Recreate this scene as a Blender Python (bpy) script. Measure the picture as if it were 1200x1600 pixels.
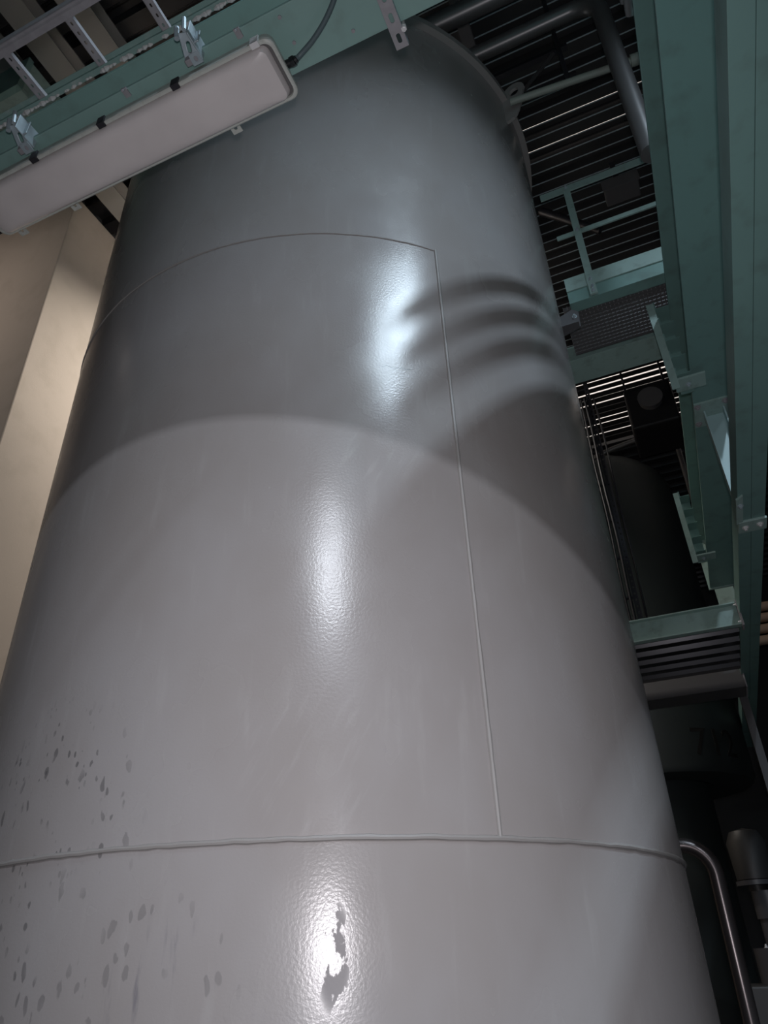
import bpy, bmesh, math, random
from mathutils import Vector, Matrix

random.seed(7)
scn = bpy.context.scene
for o in list(bpy.data.objects):
    bpy.data.objects.remove(o, do_unlink=True)
C = scn.collection
H = 1.6                      # eye height; every coordinate below is measured from the eye, z up

# ------------------------------------------------------------------ camera
cam_d = bpy.data.cameras.new('camera')
cam = bpy.data.objects.new('camera', cam_d)
C.objects.link(cam)
cam_d.sensor_fit = 'VERTICAL'
cam_d.sensor_height = 32.0
cam_d.lens = 1130.0 / 1600.0 * 32.0
cam_d.clip_start = 0.02
Rm = Matrix(((0.91588, 0.23665, 0.32428), (0.40029, -0.47682, -0.78257), (-0.03057, 0.84654, -0.53144)))
cam.matrix_world = Matrix.Translation((0, 0, H)) @ Rm.to_4x4()
scn.camera = cam

# ------------------------------------------------------------------ exposure, sky
vs = scn.view_settings
vs.view_transform = 'Standard'
vs.look = 'None'
vs.exposure = 0.0
vs.gamma = 1.0
vs.use_curve_mapping = False
w = bpy.data.worlds.new('sky')
scn.world = w
w.use_nodes = True
bg = w.node_tree.nodes['Background']
bg.inputs[0].default_value = (1.0, 0.9, 0.82, 1)      # hazy daylight, seen only through gaps of the roof sheets
bg.inputs[1].default_value = 1.0

# light of the photographer's torch, held by the eye
FLASH_W = 44.0
ld = bpy.data.lights.new('hand_torch', 'SPOT')
ld.energy = FLASH_W * 2.2
ld.color = (0.98, 0.94, 0.985)
ld.shadow_soft_size = 0.03
ld.spot_size = math.radians(130)
ld.spot_blend = 1.0
lo = bpy.data.objects.new('hand_torch', ld)
C.objects.link(lo)
lo.location = (0.03, -0.05, H + 0.05)
lo.rotation_euler = Vector((-0.33, 0.8, 0.42)).to_track_quat('-Z', 'Y').to_euler()

# power of the hall's fluorescent luminaires and of the added wall fill lamp (built below, each with its own light)
P_KEY, P_FILL, P_ROOF, P_WALL = 205.0, 8.0, 115.0, 112.0

# ------------------------------------------------------------------ materials
MATS = {}


def new_mat(name):
    m = bpy.data.materials.new(name)
    m.use_nodes = True
    MATS[name] = m
    nt = m.node_tree
    return m, nt, nt.nodes['Principled BSDF']


def N(nt, typ, **kw):
    n = nt.nodes.new(typ)
    for k, v in kw.items():
        setattr(n, k, v)
    return n


def paint(name, col, rough=0.5, metal=0.0, var=0.12, scale=3.0, bump=0.0, bscale=60.0, dirt=None, dirt_amt=0.0, spec=0.5):
    m, nt, p = new_mat(name)
    L = nt.links.new
    tc = N(nt, 'ShaderNodeTexCoord')
    nz = N(nt, 'ShaderNodeTexNoise')
    nz.inputs['Scale'].default_value = scale
    nz.inputs['Detail'].default_value = 6
    L(tc.outputs['Object'], nz.inputs['Vector'])
    mx = N(nt, 'ShaderNodeMix', data_type='RGBA')
    mx.inputs[6].default_value = (*[c * (1 - var) for c in col], 1)
    mx.inputs[7].default_value = (*[min(1, c * (1 + var)) for c in col], 1)
    L(nz.outputs['Fac'], mx.inputs[0])
    out = mx.outputs[2]
    if dirt:
        n2 = N(nt, 'ShaderNodeTexNoise')
        n2.inputs['Scale'].default_value = scale * 4
        n2.inputs['Detail'].default_value = 8
        L(tc.outputs['Object'], n2.inputs['Vector'])
        r = N(nt, 'ShaderNodeMapRange')
        r.inputs[1].default_value = 0.52
        r.inputs[2].default_value = 0.72
        r.inputs[4].default_value = dirt_amt
        L(n2.outputs['Fac'], r.inputs[0])
        m2 = N(nt, 'ShaderNodeMix', data_type='RGBA')
        m2.inputs[7].default_value = (*dirt, 1)
        L(r.outputs[0], m2.inputs[0])
        L(out, m2.inputs[6])
        out = m2.outputs[2]
    L(out, p.inputs['Base Color'])
    p.inputs['Roughness'].default_value = rough
    p.inputs['Metallic'].default_value = metal
    p.inputs['Specular IOR Level'].default_value = spec
    if bump:
        n3 = N(nt, 'ShaderNodeTexNoise')
        n3.inputs['Scale'].default_value = bscale
        L(tc.outputs['Object'], n3.inputs['Vector'])
        b = N(nt, 'ShaderNodeBump')
        b.inputs['Strength'].default_value = bump
        b.inputs['Distance'].default_value = 0.01
        L(n3.outputs['Fac'], b.inputs['Height'])
        L(b.outputs[0], p.inputs['Normal'])
    return m


paint('green_paint', (0.18, 0.315, 0.293), 0.42, var=0.14, scale=2.2, dirt=(0.10, 0.13, 0.11), dirt_amt=0.35)
paint('green_paint_dusty', (0.21, 0.32, 0.295), 0.55, var=0.15, scale=5, dirt=(0.45, 0.47, 0.45), dirt_amt=0.5)
paint('green_paint_light', (0.25, 0.40, 0.37), 0.45, var=0.12, scale=3, dirt=(0.14, 0.17, 0.15), dirt_amt=0.3)  # brighter copy of the beam green; torch light on the lamp beam painted in
paint('hanger_lit_paint', (0.36, 0.52, 0.53), 0.4, var=0.06)  # cool lamp light on the hanger put into its colour
paint('pale_green_paint', (0.31, 0.44, 0.41), 0.45, var=0.12, scale=4, dirt=(0.12, 0.14, 0.12), dirt_amt=0.4)
paint('galvanised', (0.42, 0.50, 0.54), 0.42, metal=0.3, var=0.25, scale=25)
paint('galvanised_dusty', (0.36, 0.35, 0.37), 0.65, metal=0.25, var=0.25, scale=30)
paint('bright_metal', (0.85, 0.85, 0.85), 0.3, metal=0.4, var=0.05)
paint('dust', (0.55, 0.56, 0.55), 0.95, var=0.2, scale=60)
paint('lamp_housing', (0.52, 0.54, 0.50), 0.45, var=0.06, dirt=(0.2, 0.19, 0.17), dirt_amt=0.3, scale=8)
paint('gasket', (0.12, 0.115, 0.115), 0.6)
paint('black_rubber', (0.012, 0.014, 0.016), 0.45)
paint('cable_grey', (0.09, 0.13, 0.14), 0.5)
paint('cable_black', (0.02, 0.02, 0.026), 0.35)
paint('dark_metal', (0.035, 0.035, 0.042), 0.4, metal=0.3)
paint('pipe_grey', (0.16, 0.155, 0.155), 0.35, metal=0.55, var=0.15, scale=6)
paint('pipe_pale', (0.30, 0.33, 0.29), 0.5, var=0.1)
paint('pipe_tan', (0.22, 0.16, 0.12), 0.6, var=0.2)
paint('steel_pipe', (0.12, 0.105, 0.105), 0.28, metal=0.8, var=0.1)
paint('roof_sheet', (0.05, 0.05, 0.052), 0.28, metal=0.3, var=0.2, scale=2)
paint('deck_sheet', (0.045, 0.045, 0.05), 0.2, metal=0.5, var=0.2, scale=3)
paint('grating_steel', (0.26, 0.26, 0.265), 0.4, metal=0.6)
paint('wall_cream', (0.50, 0.44, 0.375), 0.85, var=0.08, scale=1.3, bump=0.05, bscale=90, dirt=(0.30, 0.26, 0.20), dirt_amt=0.25)
paint('wall_dark', (0.05, 0.055, 0.06), 0.85, var=0.2, scale=0.8)
paint('joist_paint', (0.30, 0.29, 0.27), 0.7, var=0.08)
paint('dark_vessel', (0.034, 0.043, 0.043), 0.5, var=0.2, scale=1.5)
paint('floor_concrete', (0.10, 0.10, 0.10), 0.8, var=0.2, scale=1.2)
paint('black_print', (0.004, 0.004, 0.004), 0.8)
paint('box_grey', (0.09, 0.09, 0.095), 0.5)
paint('box_black', (0.01, 0.01, 0.012), 0.5)
paint('motor_grey', (0.045, 0.045, 0.05), 0.4)
paint('bowl_dark', (0.022, 0.022, 0.022), 0.5)

# lamp cover: milky plastic (unlit) and the lit one of the working lamps
m, nt, p = new_mat('milky_plastic')
tc = N(nt, 'ShaderNodeTexCoord')
nz = N(nt, 'ShaderNodeTexNoise')
nz.inputs['Scale'].default_value = 4
nz.inputs['Detail'].default_value = 5
nt.links.new(tc.outputs['Object'], nz.inputs['Vector'])
rp = N(nt, 'ShaderNodeValToRGB')
rp.color_ramp.elements[0].position = 0.3
rp.color_ramp.elements[0].color = (0.62, 0.575, 0.565, 1)
rp.color_ramp.elements[1].position = 0.65
rp.color_ramp.elements[1].color = (0.72, 0.67, 0.655, 1)
nt.links.new(nz.outputs['Fac'], rp.inputs[0])
nt.links.new(rp.outputs[0], p.inputs['Base Color'])
p.inputs['Roughness'].default_value = 0.4
p.inputs['Subsurface Weight'].default_value = 0.0

m, nt, p = new_mat('lit_plastic')
p.inputs['Base Color'].default_value = (0.8, 0.85, 0.9, 1)
p.inputs['Emission Color'].default_value = (0.8, 0.93, 1.0, 1)
p.inputs['Emission Strength'].default_value = 6.0


# the tank's grey paint: dust cloud variation, drips, peel, orange peel bump; u = arc length (m), v = height from the eye (m)
def tank_paint():
    m, nt, p = new_mat('tank_paint')
    L = nt.links.new
    uv = N(nt, 'ShaderNodeUVMap')
    uv.uv_map = 'unrolled'
    sp = N(nt, 'ShaderNodeSeparateXYZ')
    L(uv.outputs[0], sp.inputs[0])

    def math_(op, a, b=None, c=None):
        n = N(nt, 'ShaderNodeMath', operation=op)
        for i, x in enumerate((a, b, c)):
            if x is None:
                continue
            if isinstance(x, (int, float)):
                n.inputs[i].default_value = x
            else:
                L(x, n.inputs[i])
        return n.outputs[0]

    def mapped(sx, sy, ox=0, oy=0):
        mp = N(nt, 'ShaderNodeMapping')
        mp.inputs['Scale'].default_value = (sx, sy, 1)
        mp.inputs['Location'].default_value = (ox, oy, 0)
        L(uv.outputs[0], mp.inputs['Vector'])
        return mp.outputs[0]

    def noise(vec, scale, detail=5, rough=0.55):
        n = N(nt, 'ShaderNodeTexNoise')
        n.inputs['Scale'].default_value = scale
        n.inputs['Detail'].default_value = detail
        n.inputs['Roughness'].default_value = rough
        L(vec, n.inputs['Vector'])
        return n.outputs['Fac']

    def rng(x, a, b, c=0.0, d=1.0):
        n = N(nt, 'ShaderNodeMapRange', interpolation_type='SMOOTHSTEP')
        L(x, n.inputs[0])
        for i, q in enumerate((a, b, c, d)):
            n.inputs[i + 1].default_value = q
        return n.outputs[0]

    def blend(fac, a, col):
        n = N(nt, 'ShaderNodeMix', data_type='RGBA')
        L(fac, n.inputs[0])
        if isinstance(a, tuple):
            n.inputs[6].default_value = (*a, 1)
        else:
            L(a, n.inputs[6])
        if isinstance(col, tuple):
            n.inputs[7].default_value = (*col, 1)
        else:
            L(col, n.inputs[7])
        return n.outputs[2]

    def bump_mask(cu, su, cv, sv):        # soft ellipse on the unrolled shell
        a = math_('POWER', math_('DIVIDE', math_('SUBTRACT', sp.outputs[0], cu), su), 2.0)
        b = math_('POWER', math_('DIVIDE', math_('SUBTRACT', sp.outputs[1], cv), sv), 2.0)
        return rng(math_('ADD', a, b), 1.0, 0.3)

    clouds = noise(mapped(1.0, 0.7), 1.6, 4)
    col = blend(rng(clouds, 0.3, 0.7), (0.302, 0.278, 0.268), (0.338, 0.320, 0.318))
    # rubbed streaks running down
    rub = noise(mapped(9.0, 1.3, 3.1), 2.0, 6)
    col = blend(math_('MULTIPLY', rng(rub, 0.55, 0.75), 0.14), col, (0.50, 0.49, 0.48))
    # pale scuffs rubbed aslant at arm's reach
    mr = N(nt, 'ShaderNodeMapping')
    mr.inputs['Rotation'].default_value = (0, 0, math.radians(-62))
    L(uv.outputs[0], mr.inputs['Vector'])
    ms = N(nt, 'ShaderNodeMapping')
    ms.inputs['Scale'].default_value = (5.0, 30.0, 1)
    L(mr.outputs[0], ms.inputs['Vector'])
    sc = noise(ms.outputs[0], 1.0, 5)
    sm = math_('MAXIMUM', bump_mask(0.14, 0.16, 1.42, 0.16), math_('MULTIPLY', bump_mask(-0.05, 0.22, 0.45, 0.25), 0.6))
    col = blend(math_('MULTIPLY', math_('MULTIPLY', rng(sc, 0.50, 0.72), sm), 0.22), col, (0.56, 0.55, 0.55))
    # dark splashes low on one side
    vor = N(nt, 'ShaderNodeTexVoronoi', feature='F1')
    vor.inputs['Scale'].default_value = 1.0
    warp = N(nt, 'ShaderNodeVectorMath', operation='ADD')
    wn = N(nt, 'ShaderNodeTexNoise')
    wn.inputs['Scale'].default_value = 0.9
    mp = mapped(40.0, 18.0)
    L(mp, wn.inputs['Vector'])
    L(mp, warp.inputs[0])
    L(wn.outputs['Color'], warp.inputs[1])
    L(warp.outputs[0], vor.inputs['Vector'])
    sepc = N(nt, 'ShaderNodeSeparateColor')
    L(vor.outputs['Color'], sepc.inputs[0])
    size = math_('MULTIPLY', rng(sepc.outputs[0], 0.2, 1.0), 0.40)
    spot = rng(math_('SUBTRACT', vor.outputs['Distance'], size), 0.02, -0.06)
    area = math_('MAXIMUM', bump_mask(-0.80, 0.36, 0.28, 0.46), math_('MULTIPLY', bump_mask(-0.55, 0.45, 0.0, 0.22), 0.55))
    area = math_('MULTIPLY', area, rng(noise(mapped(1, 1, 5), 5.0, 2), 0.36, 0.52))
    col = blend(math_('MULTIPLY', math_('MULTIPLY', spot, area), 0.6), col, (0.085, 0.082, 0.085))
    vor2 = N(nt, 'ShaderNodeTexVoronoi', feature='F1')
    vor2.inputs['Scale'].default_value = 1.0
    warp2 = N(nt, 'ShaderNodeVectorMath', operation='ADD')
    mp2 = mapped(75.0, 42.0, 11.3, 4.1)
    L(mp2, warp2.inputs[0])
    L(wn.outputs['Color'], warp2.inputs[1])
    L(warp2.outputs[0], vor2.inputs['Vector'])
    sepc2 = N(nt, 'ShaderNodeSeparateColor')
    L(vor2.outputs['Color'], sepc2.inputs[0])
    spot2 = rng(math_('SUBTRACT', vor2.outputs['Distance'], math_('MULTIPLY', rng(sepc2.outputs[0], 0.55, 1.0), 0.42)), 0.03, -0.06)
    area2 = math_('MULTIPLY', bump_mask(-0.85, 0.30, 0.42, 0.30), rng(noise(mapped(1, 1, 2.4), 7.0, 2), 0.42, 0.55))
    col = blend(math_('MULTIPLY', math_('MULTIPLY', spot2, area2), 0.65), col, (0.085, 0.082, 0.085))
    # long dark runs at the bottom
    runs = noise(mapped(26.0, 4.0, 1.7), 1.0, 4)
    col = blend(math_('MULTIPLY', math_('MULTIPLY', rng(runs, 0.56, 0.72), bump_mask(-0.38, 0.16, -0.03, 0.17)), 0.62), col, (0.13, 0.125, 0.15))
    # peeled paint flake
    peel = rng(noise(mapped(16, 9, 2.2), 1.3, 5), 0.53, 0.56)
    pm = math_('MULTIPLY', peel, bump_mask(0.012, 0.045, 0.025, 0.13))
    col = blend(math_('MULTIPLY', pm, 0.6), col, (0.20, 0.185, 0.19))
    # a hairline scratch
    wob = math_('MULTIPLY', math_('SUBTRACT', noise(mapped(30, 0.0), 1.0, 3), 0.5), 0.05)
    dv = math_('ABSOLUTE', math_('SUBTRACT', sp.outputs[1], math_('ADD', wob, 1.80)))
    scr = math_('MULTIPLY', rng(dv, 0.004, 0.001), bump_mask(0.22, 0.075, 1.80, 0.1))
    col = blend(math_('MULTIPLY', scr, 0.8), col, (0.06, 0.06, 0.06))
    L(col, p.inputs['Base Color'])
    dull = noise(mapped(2.0, 1.4, 7.7), 1.8, 3)
    r = rng(dull, 0.25, 0.75, 0.19, 0.30)
    r = math_('ADD', r, math_('MULTIPLY', pm, 0.3))
    L(r, p.inputs['Roughness'])
    p.inputs['Specular IOR Level'].default_value = 0.5
    op = noise(mapped(1, 1), 125.0, 2)
    wave = noise(mapped(1, 0.5), 4.0, 2)
    b = N(nt, 'ShaderNodeBump')
    b.inputs['Strength'].default_value = 0.06
    b.inputs['Distance'].default_value = 0.006
    L(math_('ADD', math_('ADD', op, math_('MULTIPLY', wave, 2.0)), math_('MULTIPLY', pm, -1.5)), b.inputs['Height'])
    L(b.outputs[0], p.inputs['Normal'])
    return m


tank_paint()
paint('tank_grey', (0.30, 0.285, 0.275), 0.45, var=0.08)


# ------------------------------------------------------------------ mesh builder
class MB:
    def __init__(self):
        self.v, self.f = [], []

    def add(self, vs, fs):
        k = len(self.v)
        self.v += [tuple(q) for q in vs]
        self.f += [tuple(i + k for i in f) for f in fs]
        return self

    def box(self, x0, x1, y0, y1, z0, z1):
        vs = [(x, y, z) for z in (z0, z1) for y in (y0, y1) for x in (x0, x1)]
        return self.add(vs, [(0, 2, 3, 1), (4, 5, 7, 6), (0, 1, 5, 4), (2, 6, 7, 3), (0, 4, 6, 2), (1, 3, 7, 5)])

    def prism(self, prof, axis, a, b):
        """2D profile (counter-clockwise) swept along axis from a to b. profile axes: x->(y,z), y->(x,z), z->(x,y)"""
        def pt(q, t):
            return {'x': (t, q[0], q[1]), 'y': (q[0], t, q[1]), 'z': (q[0], q[1], t)}[axis]
        n = len(prof)
        vs = [pt(q, a) for q in prof] + [pt(q, b) for q in prof]
        fs = [(i, (i + 1) % n, n + (i + 1) % n, n + i) for i in range(n)]
        fs += [tuple(range(n))[::-1], tuple(range(n, 2 * n))]
        return self.add(vs, fs)

    def tube(self, pts, r, seg=12, cap=True):
        pts = [Vector(q) for q in pts]
        n = len(pts)
        rings = []
        prev = None
        for i, q in enumerate(pts):
            t = (pts[min(i + 1, n - 1)] - pts[max(i - 1, 0)]).normalized()
            if prev is None:
                u = t.cross(Vector((0, 0, 1)))
                if u.length < 1e-3:
                    u = t.cross(Vector((1, 0, 0)))
                u.normalize()
            else:
                u = (prev - t * prev.dot(t)).normalized()
            prev = u
            w_ = t.cross(u)
            rr = r[i] if isinstance(r, (list, tuple)) else r
            rings.append([q + (u * math.cos(2 * math.pi * k / seg) + w_ * math.sin(2 * math.pi * k / seg)) * rr for k in range(seg)])
        vs = [x for g in rings for x in g]
        fs = []
        for i in range(n - 1):
            for k in range(seg):
                k2 = (k + 1) % seg
                fs.append((i * seg + k, i * seg + k2, (i + 1) * seg + k2, (i + 1) * seg + k))
        if cap:
            fs += [tuple(range(seg))[::-1], tuple((n - 1) * seg + k for k in range(seg))]
        return self.add(vs, fs)

    def revolve(self, prof, cx, cy, seg=64, a0=0.0, a1=2 * math.pi):
        """profile of (radius, z) turned about a vertical axis"""
        full = abs(a1 - a0 - 2 * math.pi) < 1e-6
        n = seg if full else seg + 1
        vs = []
        for r, z in prof:
            for k in range(n):
                a = a0 + (a1 - a0) * k / seg
                vs.append((cx + r * math.cos(a), cy + r * math.sin(a), z))
        fs = []
        for i in range(len(prof) - 1):
            for k in range(seg):
                k2 = (k + 1) % n
                fs.append((i * n + k, i * n + k2, (i + 1) * n + k2, (i + 1) * n + k))
        return self.add(vs, fs)

    def ring_plate(self, outer, inner, M_, th):
        """flat plate with one hole; outer and inner have equally many points; M_ maps (a, b, c) to the place"""
        n = len(outer)
        vs = [M_ @ Vector((*q, c)) for c in (0, th) for ring in (outer, inner) for q in ring]
        fs = []
        for k in range(n):
            j = (k + 1) % n
            fs += [(k, n + k, n + j, j), (2 * n + k, 2 * n + j, 3 * n + j, 3 * n + k),
                   (k, j, 2 * n + j, 2 * n + k), (n + k, 3 * n + k, 3 * n + j, n + j)]
        return self.add(vs, fs)

    def slot_cell(self, cx, cy, w_, h_, sw, sh, M_, th):
        """rectangular cell w_ x h_ with a rounded slot sw x sh in it"""
        outer, inner = [], []
        n = 16
        for k in range(n):
            a = 2 * math.pi * (k + 0.5) / n
            c, s = math.cos(a), math.sin(a)
            t = 1 / max(abs(c), abs(s))
            q = (c * t, s * t)
            outer.append((cx + q[0] * w_ / 2, cy + q[1] * h_ / 2))
            e = min(sw, sh) / 2
            inner.append((cx + (math.copysign(sw / 2 - e, c) if sw > sh else 0) + c * e, cy + (math.copysign(sh / 2 - e, s) if sh > sw else 0) + s * e))
        # exact corners
        for k in range(n):
            qx, qy = outer[k]
            if abs(abs(qx - cx) - w_ / 2) < w_ * 0.11 and abs(abs(qy - cy) - h_ / 2) < h_ * 0.45 and k % 4 in (1, 2):
                pass
        cor = {1: (1, 1), 2: (1, 1), 5: (-1, 1), 6: (-1, 1), 9: (-1, -1), 10: (-1, -1), 13: (1, -1), 14: (1, -1)}
        for k, (sx, sy) in cor.items():
            outer[k] = (cx + sx * w_ / 2, cy + sy * h_ / 2)
        return self.ring_plate(outer, inner, M_, th)

    def build(self, name, mat, parent=None, smooth=False, bevel=0.0, kind=None, label=None):
        off = Vector(parent['org']) if parent is not None and 'org' in parent.keys() else Vector((0, 0, 0))
        base = Vector((0, 0, 0)) if parent is not None else None
        me = bpy.data.meshes.new(name)
        vs = [Vector(q) for q in self.v]
        if parent is None:
            lo_ = Vector((sum(q[i] for q in vs) / len(vs) for i in range(3)))
            lo_.z = min(q.z for q in vs)
            base = lo_
            me.from_pydata([tuple(q - lo_) for q in vs], [], self.f)
        else:
            me.from_pydata([tuple(q - off) for q in vs], [], self.f)
        bm = bmesh.new()
        bm.from_mesh(me)
        bmesh.ops.remove_doubles(bm, verts=bm.verts, dist=1e-5)
        bmesh.ops.recalc_face_normals(bm, faces=bm.faces)
        bm.to_mesh(me)
        bm.free()
        me.materials.append(MATS[mat])
        if smooth:
            for q in me.polygons:
                q.use_smooth = True
            me.set_sharp_from_angle(angle=math.radians(40))
        o = bpy.data.objects.new(name, me)
        C.objects.link(o)
        if parent is None:
            o.location = base + Vector((0, 0, H))
        else:
            o.parent = parent
        if parent is not None:
            o['org'] = tuple(off)
        if bevel:
            bv = o.modifiers.new('bevel', 'BEVEL')
            bv.width = bevel
            bv.segments = 2
            bv.limit_method = 'ANGLE'
            bv.angle_limit = math.radians(50)
        if kind:
            o['kind'] = kind
        if label:
            o['label'] = label
        return o


def thing(name, label, cat, org, group=None):
    o = bpy.data.objects.new(name, None)
    C.objects.link(o)
    o.empty_display_size = 0.1
    o.location = (org[0], org[1], org[2] + H)
    o['org'] = tuple(org)
    o['label'] = label
    o['category'] = cat
    if group:
        o['group'] = group
    return o


def tag(o, label, cat, group=None):
    o['label'] = label
    o['category'] = cat
    if group:
        o['group'] = group
    return o


def struct(o, label=None, cat=None):
    o['kind'] = 'structure'
    if label:
        o['label'] = label
    if cat:
        o['category'] = cat
    return o


def ibeam(a0, a1, z0, z1, tf, tw):
    """I section, flanges a0..a1 wide, z0..z1 high"""
    m_ = (a0 + a1) / 2
    return [(a0, z0), (a1, z0), (a1, z0 + tf), (m_ + tw / 2, z0 + tf), (m_ + tw / 2, z1 - tf), (a1, z1 - tf), (a1, z1), (a0, z1),
            (a0, z1 - tf), (m_ - tw / 2, z1 - tf), (m_ - tw / 2, z0 + tf), (a0, z0 + tf)]


def cprofile(web, open_, z0, z1, tf, tw):
    """channel with its web at a = web and the flanges reaching to a = open_"""
    s = 1 if open_ > web else -1
    return [(web, z0), (open_, z0), (open_, z0 + tf), (web + s * tw, z0 + tf), (web + s * tw, z1 - tf), (open_, z1 - tf), (open_, z1), (web, z1)]


def bolt(parent, pos, axis='z', d=1, r=0.011, name='bolt', mat='galvanised'):
    """hex head with a washer, facing direction d along axis"""
    b = MB()
    pos = Vector(pos)
    ax = {'x': Vector((1, 0, 0)), 'y': Vector((0, 1, 0)), 'z': Vector((0, 0, 1))}[axis] * d
    b.tube([pos, pos + ax * 0.003], r * 1.5, 14)
    b.tube([pos + ax * 0.003, pos + ax * 0.012], r, 6)
    b.tube([pos + ax * 0.012, pos + ax * 0.019], r * 0.55, 8)
    return b.build(name, mat, parent)


def rrect(x0, x1, y0, y1, r, n=6):
    pts = []
    for cx, cy, a in ((x1 - r, y1 - r, 0), (x0 + r, y1 - r, 90), (x0 + r, y0 + r, 180), (x1 - r, y0 + r, 270)):
        for k in range(n + 1):
            t = math.radians(a + 90 * k / n)
            pts.append((cx + r * math.cos(t), cy + r * math.sin(t)))
    return pts


def loft(b, loops, cap0=True, cap1=True):
    n = len(loops[0])
    vs = [q for l in loops for q in l]
    fs = []
    for i in range(len(loops) - 1):
        for k in range(n):
            j = (k + 1) % n
            fs.append((i * n + k, i * n + j, (i + 1) * n + j, (i + 1) * n + k))
    if cap0:
        fs.append(tuple(range(n))[::-1])
    if cap1:
        fs.append(tuple((len(loops) - 1) * n + k for k in range(n)))
    return b.add(vs, fs)


# ------------------------------------------------------------------ the hall
FL, RF = -1.6, 5.5
YB, YF, XR, XL = 13.0, -6.0, 5.0, -3.6
struct(MB().box(-6.2, XR + 0.2, YF - 0.2, YB + 0.2, FL - 0.2, FL).build('floor', 'floor_concrete'), 'bare concrete floor of the tank hall', 'floor')
struct(MB().box(-6.2, XR + 0.2, YB, YB + 0.2, FL, RF + 0.3).build('wall_back', 'wall_dark'), 'dark end wall of the hall', 'wall')
struct(MB().box(-6.2, XR + 0.2, YF - 0.2, YF, FL, RF + 0.3).build('wall_front', 'wall_dark'), 'dark front wall of the hall', 'wall')
struct(MB().box(XR, XR + 0.2, YF, YB, FL, RF + 0.3).build('wall_right', 'wall_dark'), 'dark long side wall of the hall', 'wall')
struct(MB().box(-6.2, -6.0, YF, 2.393, FL, RF + 0.3).build('wall_recess', 'wall_dark'), 'dark recessed side wall of the hall', 'wall')
# cream wall block: front face towards the viewer, long face beside the tank
struct(MB().prism([(-6.2, 2.393), (XL, 2.393), (XL, YB), (-6.2, YB)], 'z', FL, 5.40).build('wall_left', 'wall_cream', bevel=0.008),
       'cream plastered wall with a sharp vertical corner beside the grey tank', 'wall')
struct(MB().box(-6.2, XL - 0.08, 2.43, YB, 5.40, RF + 0.3).build('wall_upper', 'wall_dark'), 'dark set-back strip above the cream wall', 'wall')

# roof: separate trapezoidal sheets, running across the hall, some with open laps that let daylight in
roof = bpy.data.objects.new('ceiling', None)
C.objects.link(roof)
roof.location = (0, 0, RF + H)
roof['org'] = (0.0, 0.0, RF)
struct(roof, 'dark trapezoidal sheet metal roof with thin slits of daylight', 'roof')


def roof_sheet(y0, y1, name='roof_sheet'):
    w_ = y1 - y0
    f = w_ / 0.2
    q = [(y0, RF + 0.06), (y0 + 0.045 * f, RF + 0.06), (y0 + 0.065 * f, RF), (y0 + 0.165 * f, RF), (y0 + 0.185 * f, RF + 0.06), (y1, RF + 0.06)]
    if w_ < 0.12:          # flat slats of the vented bay
        q = [(y0, RF), (y1, RF)]
    q2 = [(a, z + 0.004) for a, z in q[::-1]]
    return MB().prism(q + q2, 'x', -6.2, XR + 0.2).build(name, 'roof_sheet', roof)


y = -6.2
gaps = {3.48: 0.013, 3.68: 0.017, 6.62: 0.016, 6.72: 0.026, 6.82: 0.026, 6.92: 0.006, 7.02: 0.022, 7.12: 0.004, 7.22: 0.005, 7.32: 0.017, 7.42: 0.017, 7.52: 0.004, 7.62: 0.016, 7.72: 0.004}
edges = []
yy = -6.12
while yy < 6.5:
    edges.append(round(yy, 3))
    yy += 0.2
edges = [e for e in edges if e < 6.45] + [6.52 + 0.1 * k for k in range(14)]
yy = edges[-1] + 0.2
while yy < YB + 0.1:
    edges.append(yy)
    yy += 0.2
for a, b in zip(edges[:-1], edges[1:]):
    ga = max([g for k, g in gaps.items() if abs(k - a) < 0.03] + [-0.004])
    gb = max([g for k, g in gaps.items() if abs(k - b) < 0.03] + [-0.004])
    o = roof_sheet(a + ga / 2, b - gb / 2)
    if 1.6 < a < 6.4:          # pale tubes standing in for light caught on the rib edges
        f = (b - a) / 0.2
        lp_ = MB()
        for q in (0.065, 0.165):
            lp_.tube([(-2.3, a + q * f, RF - 0.003), (XR + 0.2, a + q * f, RF - 0.003)], 0.005, 6)
        lp_.build('edge_highlight', 'galvanised', roof)

# joists of the roof over the cream wall, running into the depth
for k, xj in enumerate((-3.33, -2.96, -2.59)):
    t = MB().prism(ibeam(xj - 0.09, xj + 0.09, 5.34, 5.5, 0.012, 0.012), 'y', -5.9, YB - 0.1).build('roof_joist', 'joist_paint')
    tag(t, ('pale roof joist right above the top edge of the cream wall', 'pale roof joist second out from the cream wall', 'pale roof joist third out from the cream wall')[k], 'beam', 'pale roof joists over the cream wall')
# boxed duct hung beside the joists
t = thing('boxed_duct', 'grey-green boxed duct high up behind the cable ladder', 'duct', (-3.4, 1.6, 4.98))
MB().box(-3.75, -3.1, 1.43, 1.9, 5.0, 5.335).build('casing', 'pale_green_paint', t)
MB().box(-3.765, -3.085, 1.415, 1.455, 4.985, 5.335).build('flange', 'green_paint', t)

# ------------------------------------------------------------------ the big tank
TX, TY, TR = -1.468, 2.844, 1.324
FRONT = math.atan2(-TY, -TX)           # polar angle of the side nearest the eye
ZT, ZW1, ZW2 = 4.42, 0.262, 2.505
tank = thing('storage_tank', 'large grey painted cylindrical steel tank with raised weld seams', 'tank', (TX, TY, FL))


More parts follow.
